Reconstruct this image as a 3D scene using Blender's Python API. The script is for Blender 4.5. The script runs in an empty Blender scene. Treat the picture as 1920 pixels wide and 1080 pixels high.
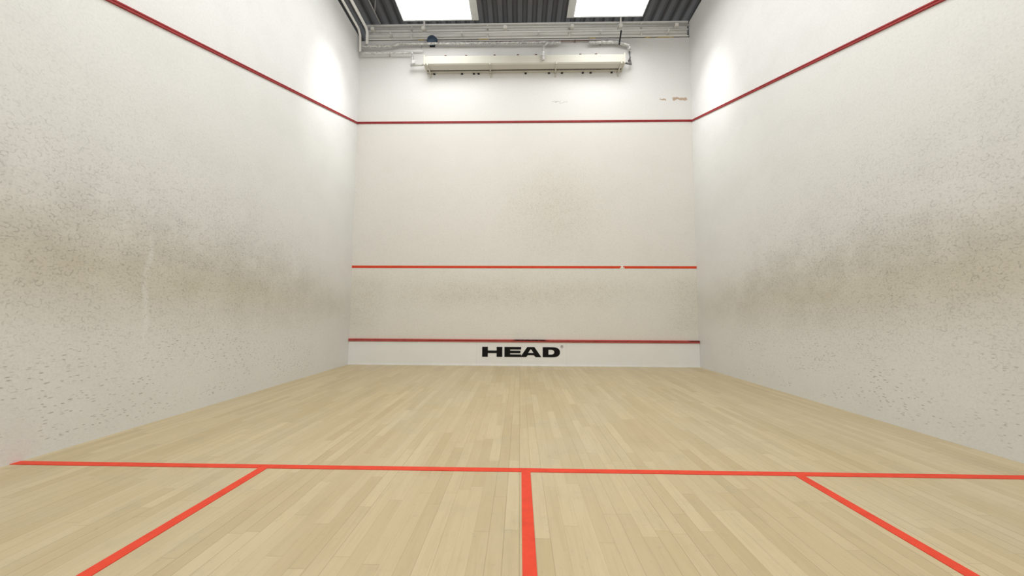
import bpy, bmesh, math, random
from mathutils import Matrix, Vector
random.seed(7)
S=bpy.context.scene
S.view_settings.view_transform='Standard'
S.view_settings.look='None'
COL=S.collection

# ------------------------------------------------------------ helpers
class NT:
    def __init__(s,name):
        s.m=bpy.data.materials.new(name); s.m.use_nodes=True
        s.t=s.m.node_tree; s.t.nodes.clear()
        s.o=s.t.nodes.new('ShaderNodeOutputMaterial')
        s.b=s.t.nodes.new('ShaderNodeBsdfPrincipled')
        s.t.links.new(s.b.outputs[0],s.o.inputs[0])
    def set(s,sock,v):
        if isinstance(v,bpy.types.NodeSocket): s.t.links.new(v,sock)
        else: sock.default_value=v
    def M(s,op,a,b=None,c=None,clamp=False):
        n=s.t.nodes.new('ShaderNodeMath'); n.operation=op; n.use_clamp=clamp
        s.set(n.inputs[0],a)
        if b is not None: s.set(n.inputs[1],b)
        if c is not None: s.set(n.inputs[2],c)
        return n.outputs[0]
    def add(s,a,b): return s.M('ADD',a,b)
    def sub(s,a,b): return s.M('SUBTRACT',a,b)
    def mul(s,*a):
        r=a[0]
        for x in a[1:]: r=s.M('MULTIPLY',r,x)
        return r
    def clamp(s,a): return s.M('ADD',a,0.0,clamp=True)
    def gauss(s,t,c,w):
        d=s.M('DIVIDE',s.sub(t,c),w)
        return s.M('EXPONENT',s.mul(d,d,-1.0))
    def step(s,t,a,b):
        n=s.t.nodes.new('ShaderNodeMapRange'); n.interpolation_type='SMOOTHSTEP'
        s.set(n.inputs[0],t); n.inputs[1].default_value=a; n.inputs[2].default_value=b
        n.inputs[3].default_value=0; n.inputs[4].default_value=1
        return n.outputs[0]
    def pos(s):
        g=s.t.nodes.new('ShaderNodeNewGeometry'); q=s.t.nodes.new('ShaderNodeSeparateXYZ')
        s.t.links.new(g.outputs['Position'],q.inputs[0]); return q.outputs[0],q.outputs[1],q.outputs[2]
    def vec(s,x,y,z):
        n=s.t.nodes.new('ShaderNodeCombineXYZ')
        for i,v in enumerate((x,y,z)): s.set(n.inputs[i],v)
        return n.outputs[0]
    def noise(s,v,scale,detail=4,rough=.55,dist=0):
        n=s.t.nodes.new('ShaderNodeTexNoise'); s.set(n.inputs['Vector'],v)
        n.inputs['Scale'].default_value=scale; n.inputs['Detail'].default_value=detail
        n.inputs['Roughness'].default_value=rough; n.inputs['Distortion'].default_value=dist
        return n.outputs[0]
    def voro(s,v,scale):
        n=s.t.nodes.new('ShaderNodeTexVoronoi'); n.voronoi_dimensions='2D'; s.set(n.inputs['Vector'],v)
        n.inputs['Scale'].default_value=scale
        q=s.t.nodes.new('ShaderNodeSeparateXYZ'); s.t.links.new(n.outputs['Color'],q.inputs[0])
        return n.outputs['Distance'],q.outputs[0],q.outputs[1]
    def white(s,v):
        n=s.t.nodes.new('ShaderNodeTexWhiteNoise'); n.noise_dimensions='3D'; s.set(n.inputs['Vector'],v)
        return n.outputs['Value']
    def mix(s,f,a,b):
        n=s.t.nodes.new('ShaderNodeMix'); n.data_type='RGBA'
        s.set(n.inputs[0],f)
        for i,v in ((6,a),(7,b)):
            if isinstance(v,tuple): v=(*v[:3],1)
            s.set(n.inputs[i],v)
        return n.outputs[2]
    def bump(s,h,strength=.2,dist=.01):
        n=s.t.nodes.new('ShaderNodeBump'); n.inputs['Strength'].default_value=strength
        n.inputs['Distance'].default_value=dist; s.set(n.inputs['Height'],h)
        s.t.links.new(n.outputs[0],s.b.inputs['Normal'])
    def fin(s,col,rough=.5,metal=0,spec=.5):
        if isinstance(col,tuple): col=(*col[:3],1)
        s.set(s.b.inputs['Base Color'],col); s.set(s.b.inputs['Roughness'],rough)
        s.set(s.b.inputs['Metallic'],metal); s.b.inputs['Specular IOR Level'].default_value=spec
        return s.m

def simple(name,col,rough=.5,metal=0,var=.12,scale=8,spec=.4):
    n=NT(name); x,y,z=n.pos(); f=n.noise(n.vec(x,y,z),scale,5)
    c=n.mix(f,tuple(v*(1-var) for v in col),tuple(min(1,v*(1+var)) for v in col))
    return n.fin(c,rough,metal,spec)

def mesh_obj(name,bm,mat,parent=None,smooth=False,**props):
    me=bpy.data.meshes.new(name); bm.normal_update(); bm.to_mesh(me); bm.free()
    o=bpy.data.objects.new(name,me); COL.objects.link(o)
    if mat: me.materials.append(mat)
    if smooth:
        for p in me.polygons: p.use_smooth=True
    if parent: o.parent=parent
    for k,v in props.items(): o[k]=v
    return o
def bbox(bm,x0,x1,y0,y1,z0,z1):
    r=bmesh.ops.create_cube(bm,size=1)
    for v in r['verts']:
        v.co=Vector(((x0+x1)/2+v.co.x*(x1-x0),(y0+y1)/2+v.co.y*(y1-y0),(z0+z1)/2+v.co.z*(z1-z0)))
    return r['verts']
def box(name,b,mat,parent=None,bevel=0,**props):
    bm=bmesh.new(); bbox(bm,*b)
    if bevel: bmesh.ops.bevel(bm,geom=bm.edges[:],offset=bevel,segments=2,affect='EDGES')
    return mesh_obj(name,bm,mat,parent,**props)
def tube(bm,pts,r,seg=10,jit=0):
    """tube swept through points; jit roughens radius (foil lagging)"""
    P=[Vector(p) for p in pts]
    if jit:
        Q=[]
        for a,b in zip(P[:-1],P[1:]):
            n=max(1,int((b-a).length/.035))
            for i in range(n): Q.append(a.lerp(b,i/n))
        P=Q+[P[-1]]
    rings=[]
    for i,p in enumerate(P):
        d=(P[min(i+1,len(P)-1)]-P[max(i-1,0)]).normalized()
        up=Vector((0,0,1)) if abs(d.z)<.9 else Vector((0,1,0))
        a=d.cross(up).normalized(); b=d.cross(a).normalized()
        k=1.0
        if 0<i<len(P)-1:
            c=(P[i+1]-p).normalized().dot((p-P[i-1]).normalized()); k=1/max(.5,math.sqrt((1+c)/2))
        rings.append([bm.verts.new(p+(a*math.cos(2*math.pi*j/seg)+b*math.sin(2*math.pi*j/seg))*r*(1+random.uniform(-jit,jit))*(k if not jit else 1)) for j in range(seg)])
    for A,B in zip(rings[:-1],rings[1:]):
        for j in range(seg): bm.faces.new((A[j],A[(j+1)%seg],B[(j+1)%seg],B[j]))
    bm.faces.new(rings[0][::-1]); bm.faces.new(rings[-1])
def empty(name,loc,**props):
    o=bpy.data.objects.new(name,None); COL.objects.link(o); o.location=loc; o.empty_display_size=.1
    for k,v in props.items(): o[k]=v
    return o
def adopt(par,*ch):
    bpy.context.view_layer.update()
    for c in ch:
        c.parent=par; c.matrix_parent_inverse=par.matrix_world.inverted()

# ------------------------------------------------------------ camera (wide lens near the back of the court)
cx,D,h,pitch,yaw,roll,F=-0.0467,6.6274,0.9483,0.0709,-0.022,-0.0049,672.9
def rx(): 
    c,s=math.cos(yaw),math.sin(yaw); A=Matrix(((c,-s,0),(s,c,0),(0,0,1)))
    c,s=math.cos(pitch),math.sin(pitch); B=Matrix(((1,0,0),(0,c,s),(0,-s,c)))
    c,s=math.cos(roll),math.sin(roll); C=Matrix(((c,0,-s),(0,1,0),(s,0,c)))
    return C@B@A
R=rx()
cam=bpy.data.cameras.new('camera'); co=bpy.data.objects.new('camera',cam); COL.objects.link(co)
X,Fw,U=R[0],R[1],R[2]
co.matrix_world=Matrix(((X[0],U[0],-Fw[0],cx),(X[1],U[1],-Fw[1],-D),(X[2],U[2],-Fw[2],h),(0,0,0,1)))
cam.sensor_width=36; cam.lens=F/1920*36; cam.clip_start=.05
S.camera=co

W=3.2; BACK=-9.75
ZT,ZS,ZO,SL=.47,1.81,4.607,.31
YS,XB,XO=4.378,1.608,-.007

# ------------------------------------------------------------ wall materials
def scuffs(n,u,v,mask,low,seed):
    """returns grime darkness built from ball marks; u,v metres on the wall"""
    p=n.vec(u,v,seed)
    warp=n.noise(p,14,2)
    uw=n.add(u,n.mul(warp,.03))
    # arcs
    def arcs(scale,r,w,den,off):
        q=n.vec(n.add(uw,off+seed),v,0.0)
        d,c1,c2=n.voro(q,scale)
        ring=n.sub(1.0,n.step(n.M('ABSOLUTE',n.sub(d,r)),0,w))
        gate=n.step(n.noise(q,scale*1.6,1),.50,.58)
        pick=n.M('LESS_THAN',c1,den)
        return n.mul(ring,gate,pick)
    a=n.M('MAXIMUM',arcs(13,.27,.07,.8,.0),arcs(21,.3,.10,.8,3.1))
    # smudges
    d,c1,c2=n.voro(n.vec(n.add(uw,seed+5),n.mul(v,1.4),0.0),32)
    blot=n.mul(n.sub(1.0,n.step(d,.05,.42)),n.M('LESS_THAN',c1,.45))
    fine=n.step(n.noise(p,62,4,.75),.48,.70)
    hi=n.mul(mask,n.clamp(n.add(n.add(n.mul(a,.65),n.mul(blot,.28)),n.mul(fine,.48))))
    # dashes near the floor
    def dash(su,sv,den,off,tilt):
        uu=n.add(uw,n.mul(v,tilt))
        d,c1,c2=n.voro(n.vec(n.mul(uu,su),n.add(n.mul(v,sv),off+seed),0.0),1)
        return n.mul(n.sub(1.0,n.step(d,.10,.26)),n.M('LESS_THAN',c1,den),n.add(.15,n.mul(c2,.85)))
    dd=n.M('MAXIMUM',dash(14,48,.34,9,.5),dash(21,44,.26,12,-.7))
    return n.clamp(n.add(hi,n.mul(low,dd)))

def side_wall(name,seed,left):
    n=NT(name); x,y,z=n.pos(); a=n.mul(y,-1.0)
    p=n.vec(a,z,seed)
    big=n.noise(p,1.1,4,.6); med=n.noise(p,3.2,5,.65)
    zc=n.add(1.12,n.mul(a,.05))
    yr=n.step(a,-.4,2.7)
    upper=n.M('MAXIMUM',n.sub(z,zc),0.0); lower=n.M('MAXIMUM',n.sub(zc,z),0.0)
    wu=n.add(.20,n.mul(yr,.74)); dn=n.add(n.M('DIVIDE',upper,wu),n.M('DIVIDE',lower,n.add(.34,n.mul(yr,.20))))
    band=n.mul(n.M('EXPONENT',n.mul(dn,dn,-1.0)),n.add(.38,n.mul(yr,.62)))
    core=n.mul(n.gauss(z,n.sub(zc,.06),.33),n.add(.3,n.mul(yr,.7)))
    band=n.mul(band,n.add(.60,n.mul(n.step(med,.3,.7),.40)),n.add(.6,n.mul(big,.6)))
    wide=n.mul(n.step(z,4.4,1.4),n.step(z,-.2,.8),n.add(.35,n.mul(yr,.65)))
    low=n.mul(n.step(z,1.0,.5),n.step(z,.02,.12),n.step(a,.3,1.8),n.step(n.noise(p,2.6,3,.6),.34,.58))
    g=scuffs(n,a,z,n.clamp(n.add(n.mul(band,.85),n.mul(wide,.28))),low,seed)
    base=n.mix(n.step(z,2.2,5.0),(.705,.705,.68),(.745,.748,.74))
    base=n.mix(n.mul(n.step(n.noise(p,48,4,.75),.42,.66),.17),base,(.49,.49,.47))
    base=n.mix(n.mul(n.step(n.noise(p,2.2,5,.65),.4,.7),.15),base,(.54,.54,.515))
    c=n.mix(n.clamp(n.mul(core,n.add(.40,n.mul(med,.45)),.95)),base,(.545,.495,.365))
    up=n.mul(n.gauss(z,n.add(zc,n.mul(yr,.28)),.30),yr,n.step(med,.28,.75))
    c=n.mix(n.clamp(n.add(n.mul(band,.26),n.mul(up,.12))),c,(.28,.265,.225))
    if left:
        st=n.mul(n.gauss(a,n.add(3.62,n.mul(n.noise(p,3,2),.10)),.022),n.step(z,1.75,1.4),n.step(z,.3,.5),n.step(med,.30,.55),.5)
        c=n.mix(st,c,(.72,.71,.70))
    c=n.mix(n.mul(g,.60),c,(.15,.145,.13))
    n.bump(n.noise(p,70,4,.6),.25,.004)
    return n.fin(c,.6,0,.3)

def front_wall():
    n=NT('front_wall_plaster'); x,y,z=n.pos(); p=n.vec(x,z,3.0)
    big=n.noise(p,1.5,4,.6); med=n.noise(p,6,4,.6)
    dx=n.M('DIVIDE',n.sub(x,.62),.82); dz=n.M('DIVIDE',n.sub(z,2.95),.80)
    spot=n.M('EXPONENT',n.mul(n.add(n.mul(dx,dx),n.mul(dz,dz)),-1.0))
    dx=n.M('DIVIDE',n.sub(x,-.3),2.8); dz=n.M('DIVIDE',n.sub(z,1.33),.28)
    band=n.M('EXPONENT',n.mul(n.add(n.mul(dx,dx),n.mul(dz,dz)),-1.0))
    band=n.mul(band,n.add(.5,big))
    rim=n.mul(n.step(z,1.75,1.5),n.step(z,.5,.8),n.step(n.M('ABSOLUTE',x),2.4,3.0),.4)
    m=n.clamp(n.add(n.add(n.mul(spot,.66),n.mul(band,.64)),rim))
    wide=n.mul(n.step(z,4.5,3.0),.28)
    low=n.mul(n.step(z,.9,.5),.12)
    g=scuffs(n,x,z,n.clamp(n.add(n.mul(m,n.add(.4,big)),wide)),low,3.0)
    base=n.mix(n.step(z,4.2,5.2),(.725,.707,.66),(.75,.745,.73))
    base=n.mix(n.step(z,1.9,1.6),base,(.735,.717,.65))
    base=n.mix(n.mul(n.step(n.noise(p,44,4,.75),.42,.66),.15),base,(.5,.49,.45))
    base=n.mix(n.mul(n.step(n.noise(p,2.0,4,.6),.4,.7),n.step(z,4.6,4.0),.10),base,(.56,.54,.47))
    c=n.mix(n.clamp(n.mul(m,n.add(.2,med),.56)),base,(.52,.475,.36))
    c=n.mix(n.mul(g,.54),c,(.19,.175,.14))
    # broken plaster patches near the top
    wob=n.mul(n.sub(n.noise(p,9,4,.7),.5),.16)
    zz=n.add(z,wob); xx=n.add(x,wob)
    def patch(x0,x1,z0,z1):
        return n.mul(n.step(xx,x0-.01,x0+.01),n.step(xx,x1+.01,x1-.01),n.step(zz,z0-.006,z0+.006),n.step(zz,z1+.006,z1-.006))
    pm=n.M('MAXIMUM',patch(2.60,2.74,5.02,5.055),patch(2.84,3.12,5.01,5.06))
    c=n.mix(n.mul(pm,.85),c,(.42,.28,.16))
    pm=n.M('MAXIMUM',patch(.55,.72,5.00,5.01),patch(.70,.85,4.98,4.99))
    c=n.mix(n.mul(pm,.7),c,(.35,.34,.32))
    n.bump(n.noise(p,60,4,.6),.25,.004)
    return n.fin(c,.55,0,.3)

def floor_mat():
    n=NT('maple_strip_floor'); x,y,z=n.pos()
    w=.066; L=.75
    u=n.M('DIVIDE',n.add(x,.045),w); col=n.M('FLOOR',u); fu=n.M('FRACT',u)
    r=n.white(n.vec(col,3.7,0.0))
    v=n.add(n.M('DIVIDE',y,L),n.mul(r,7.0)); row=n.M('FLOOR',v); fv=n.M('FRACT',v)
    pr=n.white(n.vec(col,row,1.0)); pr2=n.white(n.vec(col,row,8.0))
    grain=n.noise(n.vec(n.mul(x,26.0),n.add(n.mul(y,1.6),n.mul(pr,30.0)),pr),1.6,5,.62,.6)
    fine=n.noise(n.vec(n.mul(x,160.0),n.mul(y,7.0),pr2),1,3,.6)
    c=n.mix(pr,(.455,.358,.198),(.560,.458,.278))
    c=n.mix(n.mul(pr2,.4),c,(.50,.405,.245))
    c=n.mix(n.mul(n.step(grain,.42,.75),.32),c,(.38,.29,.155))
    c=n.mix(n.mul(n.step(fine,.5,.8),.26),c,(.36,.28,.155))
    worn=n.noise(n.vec(x,n.mul(y,.6),2.0),1.3,5,.65)
    c=n.mix(n.mul(n.step(worn,.4,.7),.28),c,(.52,.465,.35))
    c=n.mix(n.mul(n.step(n.noise(n.vec(x,y,9.0),4,5,.7),.50,.75),.24),c,(.33,.285,.20))
    c=n.mix(n.mul(n.step(n.noise(n.vec(x,y,4.0),22,4,.75),.58,.72),.28),c,(.28,.23,.16))
    e=n.M('MINIMUM',fu,n.sub(1.0,fu)); ev=n.M('MINIMUM',fv,n.sub(1.0,fv))
    seam=n.M('MAXIMUM',n.mul(n.sub(1.0,n.step(e,.006,.04)),n.add(.20,n.M('POWER',r,2.0))),n.mul(n.sub(1.0,n.step(ev,.0008,.0035)),.5))
    ctr=n.sub(1.0,n.step(n.M('ABSOLUTE',n.add(x,.045)),.001,.004))
    seam=n.clamp(n.add(seam,n.mul(ctr,.4)))
    c=n.mix(n.mul(seam,.62),c,(.22,.16,.09))
    n.bump(n.sub(1.0,seam),.2,.002)
    return n.fin(c,n.add(.36,n.mul(worn,.2)),0,.45)

M_front=front_wall(); M_left=side_wall('left_wall_plaster',11.0,True); M_right=side_wall('right_wall_plaster',23.0,False)
M_floor=floor_mat()
M_backw=simple('back_wall_paint',(.72,.71,.70))
def deck():
    n=NT('dark_roof_deck'); x,y,z=n.pos()
    c=n.mix(n.noise(n.vec(x,n.mul(y,.4),z),3,4),(.14,.138,.13),(.25,.245,.235))
    return n.fin(c,.5,.2)
M_deck=deck()
M_steel=simple('cream_painted_steel',(.86,.845,.80),.5,var=.05)
M_grey=simple('galvanised_steel',(.62,.62,.60),.5,.15)
M_flange=simple('grey_lamp_flange',(.55,.57,.57),.5)
M_white=simple('white_enamel',(.88,.88,.86),.4,var=.05)
M_cream=simple('cream_enamel',(.56,.545,.475),.55,scale=3,var=.06)
M_dark=simple('black_gap_shade_and_parts',(.02,.02,.02),.8)  # paints the shade in the beam gap; plain black on other dark parts
M_rust=simple('rusty_pipe_paint',(.20,.12,.10),.6,scale=20,var=.4)
M_lag=simple('dark_grey_pipe',(.16,.16,.16),.6)
M_foam=simple('yellow_foam',(.55,.42,.15),.9,scale=30,var=.3)
def foil():
    n=NT('crumpled_foil_lagging'); x,y,z=n.pos(); p=n.vec(x,y,z)
    c=n.mix(n.step(n.noise(p,28,4,.7),.35,.65),(.42,.42,.41),(.82,.82,.80))
    n.bump(n.noise(p,45,3,.7),.6,.008)
    return n.fin(c,.45,.2)
M_foil=foil()
def redline(name,col,dark,worn=None):
    n=NT(name); x,y,z=n.pos(); p=n.vec(x,y,z)
    c=n.mix(n.step(n.noise(p,12,4,.7),.35,.75),col,dark)
    if worn: c=worn(n,x,y,z,c)
    return n.fin(c,.6,0,.12)
def w_service(n,x,y,z,c):
    p=n.vec(x,y,z); k=n.mul(n.gauss(n.add(x,n.mul(n.sub(n.noise(p,30,2),.5),.1)),1.84,.035),1.6)
    return n.mix(n.M('GREATER_THAN',k,.8),c,(.78,.75,.68))
def w_tin(n,x,y,z,c):
    p=n.vec(x,y,z); k=n.noise(n.vec(n.mul(x,4.0),y,n.mul(z,30.0)),4,3)
    r1=n.mul(n.step(x,-.18,-.12),n.step(x,.46,.40)); r2=n.mul(n.step(x,2.98,3.03),.7)
    return n.mix(n.mul(n.M('MAXIMUM',r1,r2),n.step(z,ZT-.024,ZT-.014),n.step(k,.36,.42)),c,(.08,.018,.022))
M_out=redline('maroon_out_line_paint',(.36,.052,.055),(.27,.04,.042))
M_serv=redline('red_service_line_paint',(.66,.07,.028),(.58,.06,.026),w_service)
M_tinred=redline('faded_red_batten_paint',(.52,.12,.10),(.42,.085,.075),w_tin)
M_fline=redline('orange_red_floor_paint',(.72,.070,.036),(.62,.060,.03))

# ------------------------------------------------------------ shell
def S_(name,b,mat,**k): return box(name,b,mat,kind='structure',**k)
ZL,ZR,ZF=6.32,6.58,6.27
S_('floor',(-W-.3,W+.3,BACK-.3,.3,-.2,0),M_floor,label='pale maple strip floor of a squash court')
S_('wall_front',(-W-.3,W+.3,0,.3,0,ZF),M_front,label='off-white plaster front wall with ball marks')
S_('wall_left',(-W-.3,-W,BACK,0,0,ZL),M_left,label='white plaster side wall with grey ball scuffs')
S_('wall_right',(W,W+.3,BACK,0,0,ZR),M_right,label='white plaster side wall with brownish ball scuffs')
S_('wall_back',(-W,W,BACK-.3,BACK,0,6.3),M_backw,label='plain white back wall')
# corrugated roof deck
bm=bmesh.new(); prof=[]; per=.20; zr=7.1
k=-5.6
while k<5.6:
    prof+=[(k,zr),(k+.07,zr),(k+.10,zr-.07),(k+.17,zr-.07)]; k+=per
va=[bm.verts.new((a,2.2,b)) for a,b in prof]; vb=[bm.verts.new((a,BACK-.3,b)) for a,b in prof]
for i in range(len(prof)-1): bm.faces.new((va[i],va[i+1],vb[i+1],vb[i]))
ce=mesh_obj('ceiling',bm,M_deck,kind='structure',label='dark corrugated metal roof deck')
sm=ce.modifiers.new('t','SOLIDIFY'); sm.thickness=.01; sm.offset=1

# out line moulding: front and both sides
def profile_strip(name,p0,p1,nrm,hgt,dep,mat,label):
    bm=bmesh.new(); p0,p1,nrm=Vector(p0),Vector(p1),Vector(nrm); up=Vector((0,0,1))
    sec=[(0,0),(dep,.004),(dep,hgt*.35),(dep*.6,hgt*.5),(dep,hgt*.65),(dep,hgt-.004),(0,hgt)]
    A=[bm.verts.new(p0+nrm*a+up*b) for a,b in sec]; B=[bm.verts.new(p1+nrm*a+up*b) for a,b in sec]
    for i in range(len(sec)): j=(i+1)%len(sec); bm.faces.new((A[i],A[j],B[j],B[i]))
    bm.faces.new(A[::-1]); bm.faces.new(B)
    bmesh.ops.recalc_face_normals(bm,faces=bm.faces[:])
    return mesh_obj(name,bm,mat,kind='structure',label=label)
profile_strip('trim_1',(-W,0,ZO-.022),(W,0,ZO-.022),(0,-1,0),.042,.015,M_out,'maroon red out line moulding across the front wall')
zb=ZO-SL*9.75
profile_strip('trim_2',(-W,0,ZO-.022),(-W,BACK,zb-.022),(1,0,0),.042,.015,M_out,'maroon red out line moulding sloping along the side wall')
profile_strip('trim_3',(W,0,ZO-.022),(W,BACK,zb-.022),(-1,0,0),.042,.015,M_out,'maroon red out line moulding sloping along the side wall')
S_('trim_4',(-W,W,-.004,0,ZS-.022,ZS+.022),M_serv,label='bright red painted service line with a small chip')
# floor lines
t=.003
S_('trim_5',(-W,W,-YS-.025,-YS+.025,0,t),M_fline,label='orange-red painted short line across the floor')
S_('trim_6',(XO-.027,XO+.027,BACK,-YS-.025,0,t),M_fline,label='orange-red painted half court line')
S_('trim_7',(-XB-.027,-XB+.027,-YS-1.65,-YS-.025,0,t),M_fline,label='orange-red painted service box line')
S_('trim_8',(XB-.027,XB+.027,-YS-1.65,-YS-.025,0,t),M_fline,label='orange-red painted service box line')

# ------------------------------------------------------------ tin
M_tin=NT('white_tin_paint'); x,y,z=M_tin.pos()
c=M_tin.mix(M_tin.noise(M_tin.vec(x,y,z),3,5),(.76,.765,.74),(.82,.82,.80))
for sx in (-.83,-.01,.8):
    c=M_tin.mix(M_tin.mul(M_tin.sub(1.0,M_tin.step(M_tin.M('ABSOLUTE',M_tin.sub(x,sx)),.001,.005)),.25),c,(.4,.4,.38))
c=M_tin.mix(M_tin.mul(M_tin.step(M_tin.noise(M_tin.vec(x,y,z),30,3,.7),.66,.72),.25),c,(.4,.38,.35))
M_tin=M_tin.fin(c,.35)
tin=empty('squash_tin',(0,-.02,0),label='white squash tin board with faded red batten and black lettering',category='tin board')
tp=box('board',(-W+.002,W-.002,-.03,-.001,.02,ZT-.045),M_tin,label='white painted board')
ts=box('bottom_strip',(-W+.002,W-.002,-.038,-.001,0,.022),simple('white_strip',(.82,.83,.82),.3))
tb=profile_strip('batten',(-W+.002,-.001,ZT-.045),(W-.002,-.001,ZT-.045),(0,-1,0),.05,.044,M_tinred,'faded red moulded batten'); del tb['kind']
# lettering
def lett(px): return -.735+(px-905)/145*1.42
zlo,zhi=.160,.341
def poly_curve(splines,mat,name,y):
    cu=bpy.data.curves.new(name,'CURVE'); cu.dimensions='2D'; cu.fill_mode='BOTH'; cu.extrude=.0015
    for sp in splines:
        s=cu.splines.new('POLY'); s.points.add(len(sp)-1); s.use_cyclic_u=True
        for i,(a,b) in enumerate(sp): s.points[i].co=(a,b,0,1)
    o=bpy.data.objects.new(name,cu); COL.objects.link(o)
    bpy.context.view_layer.update()
    me=bpy.data.meshes.new_from_object(o.evaluated_get(bpy.context.evaluated_depsgraph_get()))
    bpy.data.objects.remove(o)
    me.transform(Matrix.Translation((0,y,0))@Matrix.Rotation(math.pi/2,4,'X'))
    me.materials.clear(); me.materials.append(mat)
    o=bpy.data.objects.new(name,me); COL.objects.link(o); return o
H_=zhi-zlo; bar=.047
zm=(zlo+zhi)/2
sp=[]
a,b=lett(905.5),lett(943); vw=.104
sp.append([(a,zlo),(a+vw,zlo),(a+vw,zm-bar/2),(b-vw,zm-bar/2),(b-vw,zlo),(b,zlo),(b,zhi),(b-vw,zhi),(b-vw,zm+bar/2),(a+vw,zm+bar/2),(a+vw,zhi),(a,zhi)])
a,b=lett(947),lett(978)
sp.append([(a,zlo),(b,zlo),(b,zlo+bar),(a+vw,zlo+bar),(a+vw,zm-bar/2),(b-.012,zm-bar/2),(b-.012,zm+bar/2),(a+vw,zm+bar/2),(a+vw,zhi-bar),(b,zhi-bar),(b,zhi),(a,zhi)])
a,b=lett(976.5),lett(1015.5); tw=.065; m=(a+b)/2
sp.append([(a,zlo),(a+.105,zlo),(a+.135,zlo+.034),(b-.135,zlo+.034),(b-.105,zlo),(b,zlo),(m+tw,zhi),(m-tw,zhi)])
sp.append([(m-.050,zlo+.074),(m+.050,zlo+.074),(m+.008,zhi-.044),(m-.008,zhi-.044)])
a,b=lett(1018),lett(1050)
def dshape(x0,x1,z0,z1,r):
    pts=[(x0,z0)]; rz=(z1-z0)/2
    for i in range(17):
        t_=-math.pi/2+math.pi*i/16
        pts.append((x1-r+r*math.copysign(abs(math.cos(t_))**.75,1),(z0+z1)/2+rz*math.copysign(abs(math.sin(t_))**.85,math.sin(t_))))
    pts.append((x0,z1)); return pts
sp.append(dshape(a,b,zlo,zhi,.15)); sp.append(dshape(a+vw,b-vw,zlo+bar,zhi-bar,.07))
M_ink=simple('black_lettering_vinyl',(.006,.006,.006),.5,spec=.15)
let=poly_curve(sp,M_ink,'lettering',-.0325); let['label']='bold black extended capital lettering'
cxr,czr,rr=lett(1053.5),zhi+.012,.026
circ=lambda r:[(cxr+r*math.cos(i*math.pi/12),czr+r*math.sin(i*math.pi/12)) for i in range(24)]
q=rr*.5
Rm=[(cxr-q*.7,czr-q),(cxr-q*.35,czr-q),(cxr-q*.35,czr-q*.2),(cxr,czr-q*.2),(cxr+q*.4,czr-q),(cxr+q*.8,czr-q),(cxr+q*.35,czr-q*.1),(cxr+q*.7,czr+q*.3),(cxr+q*.5,czr+q*.9),(cxr,czr+q),(cxr-q*.7,czr+q)]
Rh=[(cxr-q*.35,czr+q*.15),(cxr+q*.2,czr+q*.2),(cxr+q*.3,czr+q*.6),(cxr-q*.35,czr+q*.7)]
reg=poly_curve([circ(rr),circ(rr-.004),Rm,Rh],simple('grey_ink',(.12,.12,.12),.4),'registered_mark',-.0325)
adopt(tin,tp,ts,tb,let,reg)

# ------------------------------------------------------------ roof beam on the front wall head
bm=bmesh.new()
bbox(bm,-W+.1,W,.02,.26,6.31,6.335)
bbox(bm,-W+.1,W,.08,.20,6.335,6.60)
bbox(bm,-W+.1,W,.02,.26,6.60,6.63)
for xx in (-2.2,-.7,.9,2.3): bbox(bm,xx-.01,xx+.01,.03,.08,6.335,6.60)
mesh_obj('trim_9',bm,M_steel,kind='structure',label='cream painted steel beam over the front wall')
S_('trim_10',(-W+.02,W,.06,.24,ZF,6.31),M_dark,label='black strip standing in for the shade in the gap under the beam')  # solid black strip in place of the shaded open gap
for i,(xx,l) in enumerate(((-.78,.12),(2.42,.09),(2.75,.2),(-2.0,.08),(1.35,.07))):
    bm=bmesh.new(); bmesh.ops.create_icosphere(bm,subdivisions=3,radius=1)
    for v in bm.verts:
        d=1+random.uniform(-.15,.15); v.co=Vector((v.co.x*l*d,v.co.y*.03*d+.03,v.co.z*.018*d))
        v.co+=Vector((xx,0,ZF+.018))
    mesh_obj('foam_filler',bm,M_foam,smooth=True,label='ragged yellow foam filler in the gap above the wall',category='foam',group='foam filler blobs above the wall')

# conduit rail with clamps along the beam
rail=empty('conduit_rail',(0,-.04,6.5),label='grey steel conduit with clamps running along the beam',category='conduit')
bm=bmesh.new(); tube(bm,[(-W+.12,-.03,6.50),(W-.02,-.03,6.50)],.022,12); c1=mesh_obj('pipe',bm,M_grey,smooth=True)
cl=[]
for xx in (-2.95,-1.95,-.35,.95,1.88,2.95):
    bm=bmesh.new(); bbox(bm,xx-.035,xx+.035,-.06,.08,6.47,6.53); bmesh.ops.bevel(bm,geom=bm.edges[:],offset=.008,segments=1,affect='EDGES')
    cl.append(mesh_obj('clamp',bm,M_steel))
for xx in (-1.93,1.88):
    bm=bmesh.new(); tube(bm,[(xx,-.03,6.50),(xx,-.05,6.66)],.018,10); cl.append(mesh_obj('riser',bm,M_steel,smooth=True))
adopt(rail,c1,*cl)
rail2=empty('thin_conduit',(0,-.04,6.4),label='thin white conduit running below the steel conduit',category='conduit')
bm=bmesh.new(); tube(bm,[(-W+.14,-.02,6.40),(W-.03,-.02,6.42)],.014,10); c2=mesh_obj('pipe',bm,M_white,smooth=True)
c3=[]
for xx in (-2.6,-1.2,.3,1.5,2.8):
    bm=bmesh.new(); bbox(bm,xx-.012,xx+.012,-.036,.10,6.385,6.43); c3.append(mesh_obj('clip',bm,M_white))
adopt(rail2,c2,*c3)

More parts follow.
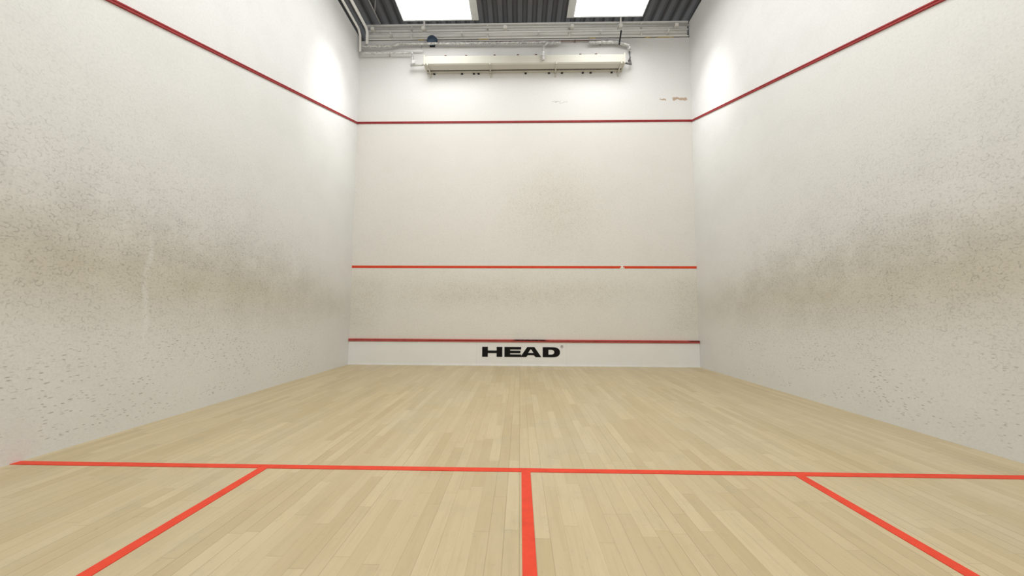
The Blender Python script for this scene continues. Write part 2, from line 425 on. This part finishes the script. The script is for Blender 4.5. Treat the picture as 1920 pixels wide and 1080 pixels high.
# ------------------------------------------------------------ wall heater
HX0,HX1=-1.85,1.88; HZ0,HZ1=5.585,5.77; HY=-.26
ht=empty('wall_heater',(0,-.1,5.6),label='long cream enamelled strip heater mounted high on the front wall',category='heater')
bm=bmesh.new()
sec=[(0,HZ1),(HY+.03,HZ1),(HY,HZ1-.02),(HY,HZ0+.02),(HY+.02,HZ0),(HY+.155,HZ0),(HY+.155,HZ0+.05),(HY+.20,HZ0+.05),(HY+.20,HZ0),(0,HZ0)]
A=[bm.verts.new((HX0,a,b)) for a,b in sec]; B=[bm.verts.new((HX1,a,b)) for a,b in sec]
for i in range(len(sec)): j=(i+1)%len(sec); bm.faces.new((A[i],A[j],B[j],B[i]))
bm.faces.new(A[::-1]); bm.faces.new(B); bmesh.ops.recalc_face_normals(bm,faces=bm.faces[:])
hp=[mesh_obj('casing',bm,M_cream)]
bm=bmesh.new()
for i in range(60):
    xx=HX0+.03+i*(HX1-HX0-.06)/59; bbox(bm,xx-.003,xx+.003,HY+.157,HY+.198,HZ0+.01,HZ0+.05)
bbox(bm,HX0+.01,HX1-.01,HY+.172,HY+.178,HZ0+.004,HZ0+.012)
hp.append(mesh_obj('grille',bm,simple('dark_grille',(.16,.15,.13),.5,.3)))
for xx in (HX0+.06,-.62,.62,HX1-.06):
    bm=bmesh.new(); bbox(bm,xx-.012,xx+.012,HY-.01,0,HZ0-.018,HZ0-.002); bbox(bm,xx-.012,xx+.012,HY-.012,HY-.002,HZ0-.018,HZ0+.04)
    bbox(bm,xx-.012,xx+.012,-.015,0,HZ0-.09,HZ0)
    hp.append(mesh_obj('bracket',bm,M_cream))
for xx in (HX0,HX1):
    bm=bmesh.new(); bbox(bm,xx-.012,xx+.012,HY-.006,0,HZ0-.004,HZ1+.006); hp.append(mesh_obj('end_cap',bm,M_cream))
adopt(ht,*hp)
bm=bmesh.new()
for xx in (-1.5,-1.1,-.55,-.1,.25,1.1,1.4): bbox(bm,xx-.02,xx+.02,-.05,0,HZ1+.14,HZ1+.16)
S_fix=mesh_obj('trim_11',bm,M_rust,kind='structure',label='small dark wall fixings above the heater')
bm=bmesh.new()
for xx in (-1.72,-1.18,-.95,-.86,.05,.5,.75,1.15,1.3,1.7): bbox(bm,xx-.018,xx+.018,-.02,0,HZ0-.025,HZ0-.004)
mesh_obj('trim_12',bm,M_dark,kind='structure',label='small dark screw holes below the heater')

# ------------------------------------------------------------ pipes
def pipe(name,paths,r,mat,label,cat='pipe',jit=0,wall=()):
    bm=bmesh.new()
    for p in paths: tube(bm,p,r,12,jit)
    for (a,b,c) in wall: bbox(bm,a-.010,a+.010,b-r-.004,-.0015,c-.010,c+.010)
    return mesh_obj(name,bm,mat,smooth=True,label=label,category=cat)
yp=-.09
pipe('lagged_pipe',[[(-3.12,yp,6.09),(-2.55,yp,6.09),(-2.4,yp,6.14),(.72,yp,6.13)],[(.72,yp,6.13),(.45,yp-.02,6.10),(.385,yp-.05,6.02),(.37,-.30,5.78),(.37,-.30,5.62)]],.022,M_foil,'crumpled silver foil lagged pipe dropping in front of the heater',jit=.2,wall=[(-2.0,yp,6.13),(-.6,yp,6.13)])
pipe('lagged_pipe',[[(-3.15,yp,5.955),(-2.13,yp,5.955),(-2.13,yp,5.76)]],.018,M_foil,'silver foil lagged pipe dropping to a valve',jit=.18,wall=[(-2.6,yp,5.955)])
pipe('lagged_pipe',[[(1.25,yp,6.12),(1.75,yp,6.13),(2.02,yp,6.06),(2.02,yp,5.97)]],.028,M_foil,'crumpled foil lagged pipe turning down beside the heater',jit=.28,wall=[(1.5,yp,6.12)])
pipe('heater_feed_pipe',[[(2.02,yp,5.93),(2.04,yp,5.68),(1.893,-.13,5.68)]],.016,M_lag,'dark grey pipe entering the end of the heater',wall=[(2.03,yp,5.8)])
pipe('rusty_pipe',[[(-2.0,-.04,6.20),(1.7,-.04,6.20)]],.010,M_rust,'thin rusty pipe along the top of the wall',wall=[(-1,-.04,6.2),(1,-.04,6.2)])
pipe('white_pipe',[[(-2.75,-.05,6.02),(-1.95,-.05,6.02)]],.010,M_white,'thin white pipe beside the lagged pipes',wall=[(-2.3,-.05,6.02)])
pipe('hanging_rod',[[(1.87,-.10,6.34),(1.80,-.20,5.99)]],.014,M_dark,'dark slanted hanger rod above the heater','rod')
# valve
vv=empty('pipe_valve',(-2.08,-.1,5.70),label='silver pipe valve with round handle beside the heater',category='valve')
bm=bmesh.new(); tube(bm,[(-2.16,yp,5.70),(-1.87,yp-.02,5.70)],.022,12); p1=mesh_obj('valve_body',bm,M_grey,smooth=True)
bm=bmesh.new(); tube(bm,[(-2.08,yp-.02,5.70),(-2.08,yp-.08,5.70)],.012,8); tube(bm,[(-2.08,yp-.08,5.70),(-2.08,yp-.10,5.70)],.034,14); p2=mesh_obj('handle',bm,M_grey,smooth=False)
adopt(vv,p1,p2)
# wall-head pipes on the left side
pipe('white_pipe',[[(-3.02,-6.0,6.42),(-3.02,-.16,6.42),(-3.02,-.10,6.36),(-3.02,-.10,6.13)]],.026,M_white,'white painted pipe along the head of the side wall')
pipe('white_pipe',[[(-3.15,-6.0,6.37),(-3.15,-.2,6.37),(-3.15,-.12,6.30),(-3.15,-.10,5.98)]],.022,M_white,'white painted pipe along the head of the side wall')
bm=bmesh.new(); tube(bm,[(-2.80,-6.0,6.60),(-2.80,-.045,6.60)],.012,12)
for yy in (-5.5,-3.5,-1.5,-.3): tube(bm,[(-2.80,yy,6.60),(-2.80,yy,7.08)],.005,8)
mesh_obj('grey_conduit',bm,M_grey,smooth=True,label='thin grey conduit hung below the roof deck',category='conduit')
bm=bmesh.new(); tube(bm,[(3.23,-6.0,6.602),(3.23,-.05,6.602)],.022,12)
mesh_obj('dark_conduit',bm,M_dark,smooth=True,label='dark conduit resting on the head of the side wall',category='conduit')
# round sounder
sp_=empty('wall_sounder',(-1.77,-.02,6.24),label='small dark blue round sounder below the beam',category='speaker')
bm=bmesh.new(); r=[(.10,0),(.105,-.03),(.085,-.07),(.05,-.09),(.0,-.092)]
prev=None
for rad,yy in r:
    ring=[bm.verts.new((-1.77+rad*math.cos(a*math.pi/12),yy-.01,6.24+rad*.9*math.sin(a*math.pi/12))) for a in range(24)] if rad else [bm.verts.new((-1.77,yy-.01,6.24))]
    if prev:
        for i in range(24):
            if len(ring)>1: bm.faces.new((prev[i],prev[(i+1)%24],ring[(i+1)%24],ring[i]))
            else: bm.faces.new((prev[i],prev[(i+1)%24],ring[0]))
    prev=ring
bmesh.ops.recalc_face_normals(bm,faces=bm.faces[:])
s1=mesh_obj('horn',bm,simple('navy_plastic',(.06,.10,.16),.4),smooth=True)
s2=box('mount',(-1.82,-1.72,-.01,.0,6.13,6.26),M_dark)
adopt(sp_,s1,s2)

# ------------------------------------------------------------ ceiling light fixtures
n=NT('lamp_diffuser'); n.fin((.9,.9,.88),.4)
n.b.inputs['Emission Color'].default_value=(.985,.99,.985,1); n.b.inputs['Emission Strength'].default_value=6.6
M_emit=n.m
def fixture(x0,x1,y0,y1,z,flange_side,label):
    e=empty('ceiling_light',((x0+x1)/2,(y0+y1)/2,z),label=label,category='light',group='ceiling light panels')
    bm=bmesh.new()
    f0=x0-(.13 if flange_side<0 else .02); f1=x1+(.13 if flange_side>0 else .02)
    lo=[(f0,y0-.03),(f1,y0-.03),(f1,y1+.03),(f0,y1+.03)]; hi=[(x0+.1,y0+.15),(x1-.1,y0+.15),(x1-.1,y1-.15),(x0+.1,y1-.15)]
    A=[bm.verts.new((a,b,z+.03)) for a,b in lo]; B=[bm.verts.new((a,b,z+.16)) for a,b in hi]; C=[bm.verts.new((a,b,z)) for a,b in lo]
    for i in range(4):
        j=(i+1)%4; bm.faces.new((A[i],A[j],B[j],B[i])); bm.faces.new((C[i],C[j],A[j],A[i]))
    bm.faces.new(B); bm.faces.new(C[::-1]); bmesh.ops.recalc_face_normals(bm,faces=bm.faces[:])
    ps=[mesh_obj('housing',bm,M_flange)]
    bm=bmesh.new(); NX,NY=10,10; G=[]
    for i in range(NX+1):
        row=[]
        for j in range(NY+1):
            u=i/NX;v=j/NY; row.append(bm.verts.new((x0+u*(x1-x0),y0+v*(y1-y0),z-.004-.03*(1-(2*u-1)**4)*(1-(2*v-1)**4))))
        G.append(row)
    for i in range(NX):
        for j in range(NY): bm.faces.new((G[i][j],G[i][j+1],G[i+1][j+1],G[i+1][j]))
    ps.append(mesh_obj('diffuser',bm,M_emit,smooth=True))
    for xx in (x0+.2,x1-.2):
        for yy in (y0+.2,y1-.2):
            bm=bmesh.new(); tube(bm,[(xx,yy,z+.12),(xx,yy,7.03)],.008,8); ps.append(mesh_obj('suspension_rod',bm,M_grey,smooth=True))
    adopt(e,*ps)
fixture(-2.15,-.93,-1.95,-.58,6.2,1,'glowing white ceiling light panel hung over the front court')
fixture(.90,2.09,-1.95,-.61,6.2,-1,'glowing white ceiling light panel with grey end flange')

def area(name,loc,sx,sy,e,col=(.985,.99,.985),rot=(0,0,0)):
    l=bpy.data.lights.new(name,'AREA'); l.shape='RECTANGLE'; l.size=sx; l.size_y=sy; l.energy=e; l.color=col
    o=bpy.data.objects.new(name,l); COL.objects.link(o); o.location=loc; o.rotation_euler=rot; return o
area('court_lamp',(0,-4.4,6.1),4.6,1.4,158)
area('court_lamp',(0,-7.6,6.1),4.6,1.4,142)
for xx in (-1.6,1.6):  # unseen fill points, added to brighten the beam and roof deck
    l=bpy.data.lights.new('beam_fill','POINT'); l.energy=48; l.shadow_soft_size=.25; l.color=(.985,.99,1)
    o=bpy.data.objects.new('beam_fill',l); COL.objects.link(o); o.location=(xx,-2.7,6.55)
def spot(loc,tgt,e,ang,blend):  # added spots, no fixtures of their own, make the bright pools on side walls
    l=bpy.data.lights.new('wall_pool_spot','SPOT'); l.energy=e; l.spot_size=math.radians(ang); l.spot_blend=blend; l.shadow_soft_size=.15; l.color=(.985,.99,.99)
    o=bpy.data.objects.new('wall_pool_spot',l); COL.objects.link(o); o.location=loc
    o.rotation_euler=(Vector(tgt)-Vector(loc)).to_track_quat('-Z','Y').to_euler()
spot((-1.9,-1.1,6.1),(-3.2,-.95,4.6),90,50,1.0)
spot((1.9,-.9,6.1),(3.2,-.72,4.7),80,48,1.0)
spot((-2.2,-1.1,6.1),(-3.2,-1.0,3.5),75,46,1.0)
spot((2.2,-.9,6.1),(3.2,-.85,3.5),70,46,1.0)
w=bpy.data.worlds.new('world'); S.world=w; w.use_nodes=True
w.node_tree.nodes['Background'].inputs[0].default_value=(.9,.93,1,1); w.node_tree.nodes['Background'].inputs[1].default_value=.4
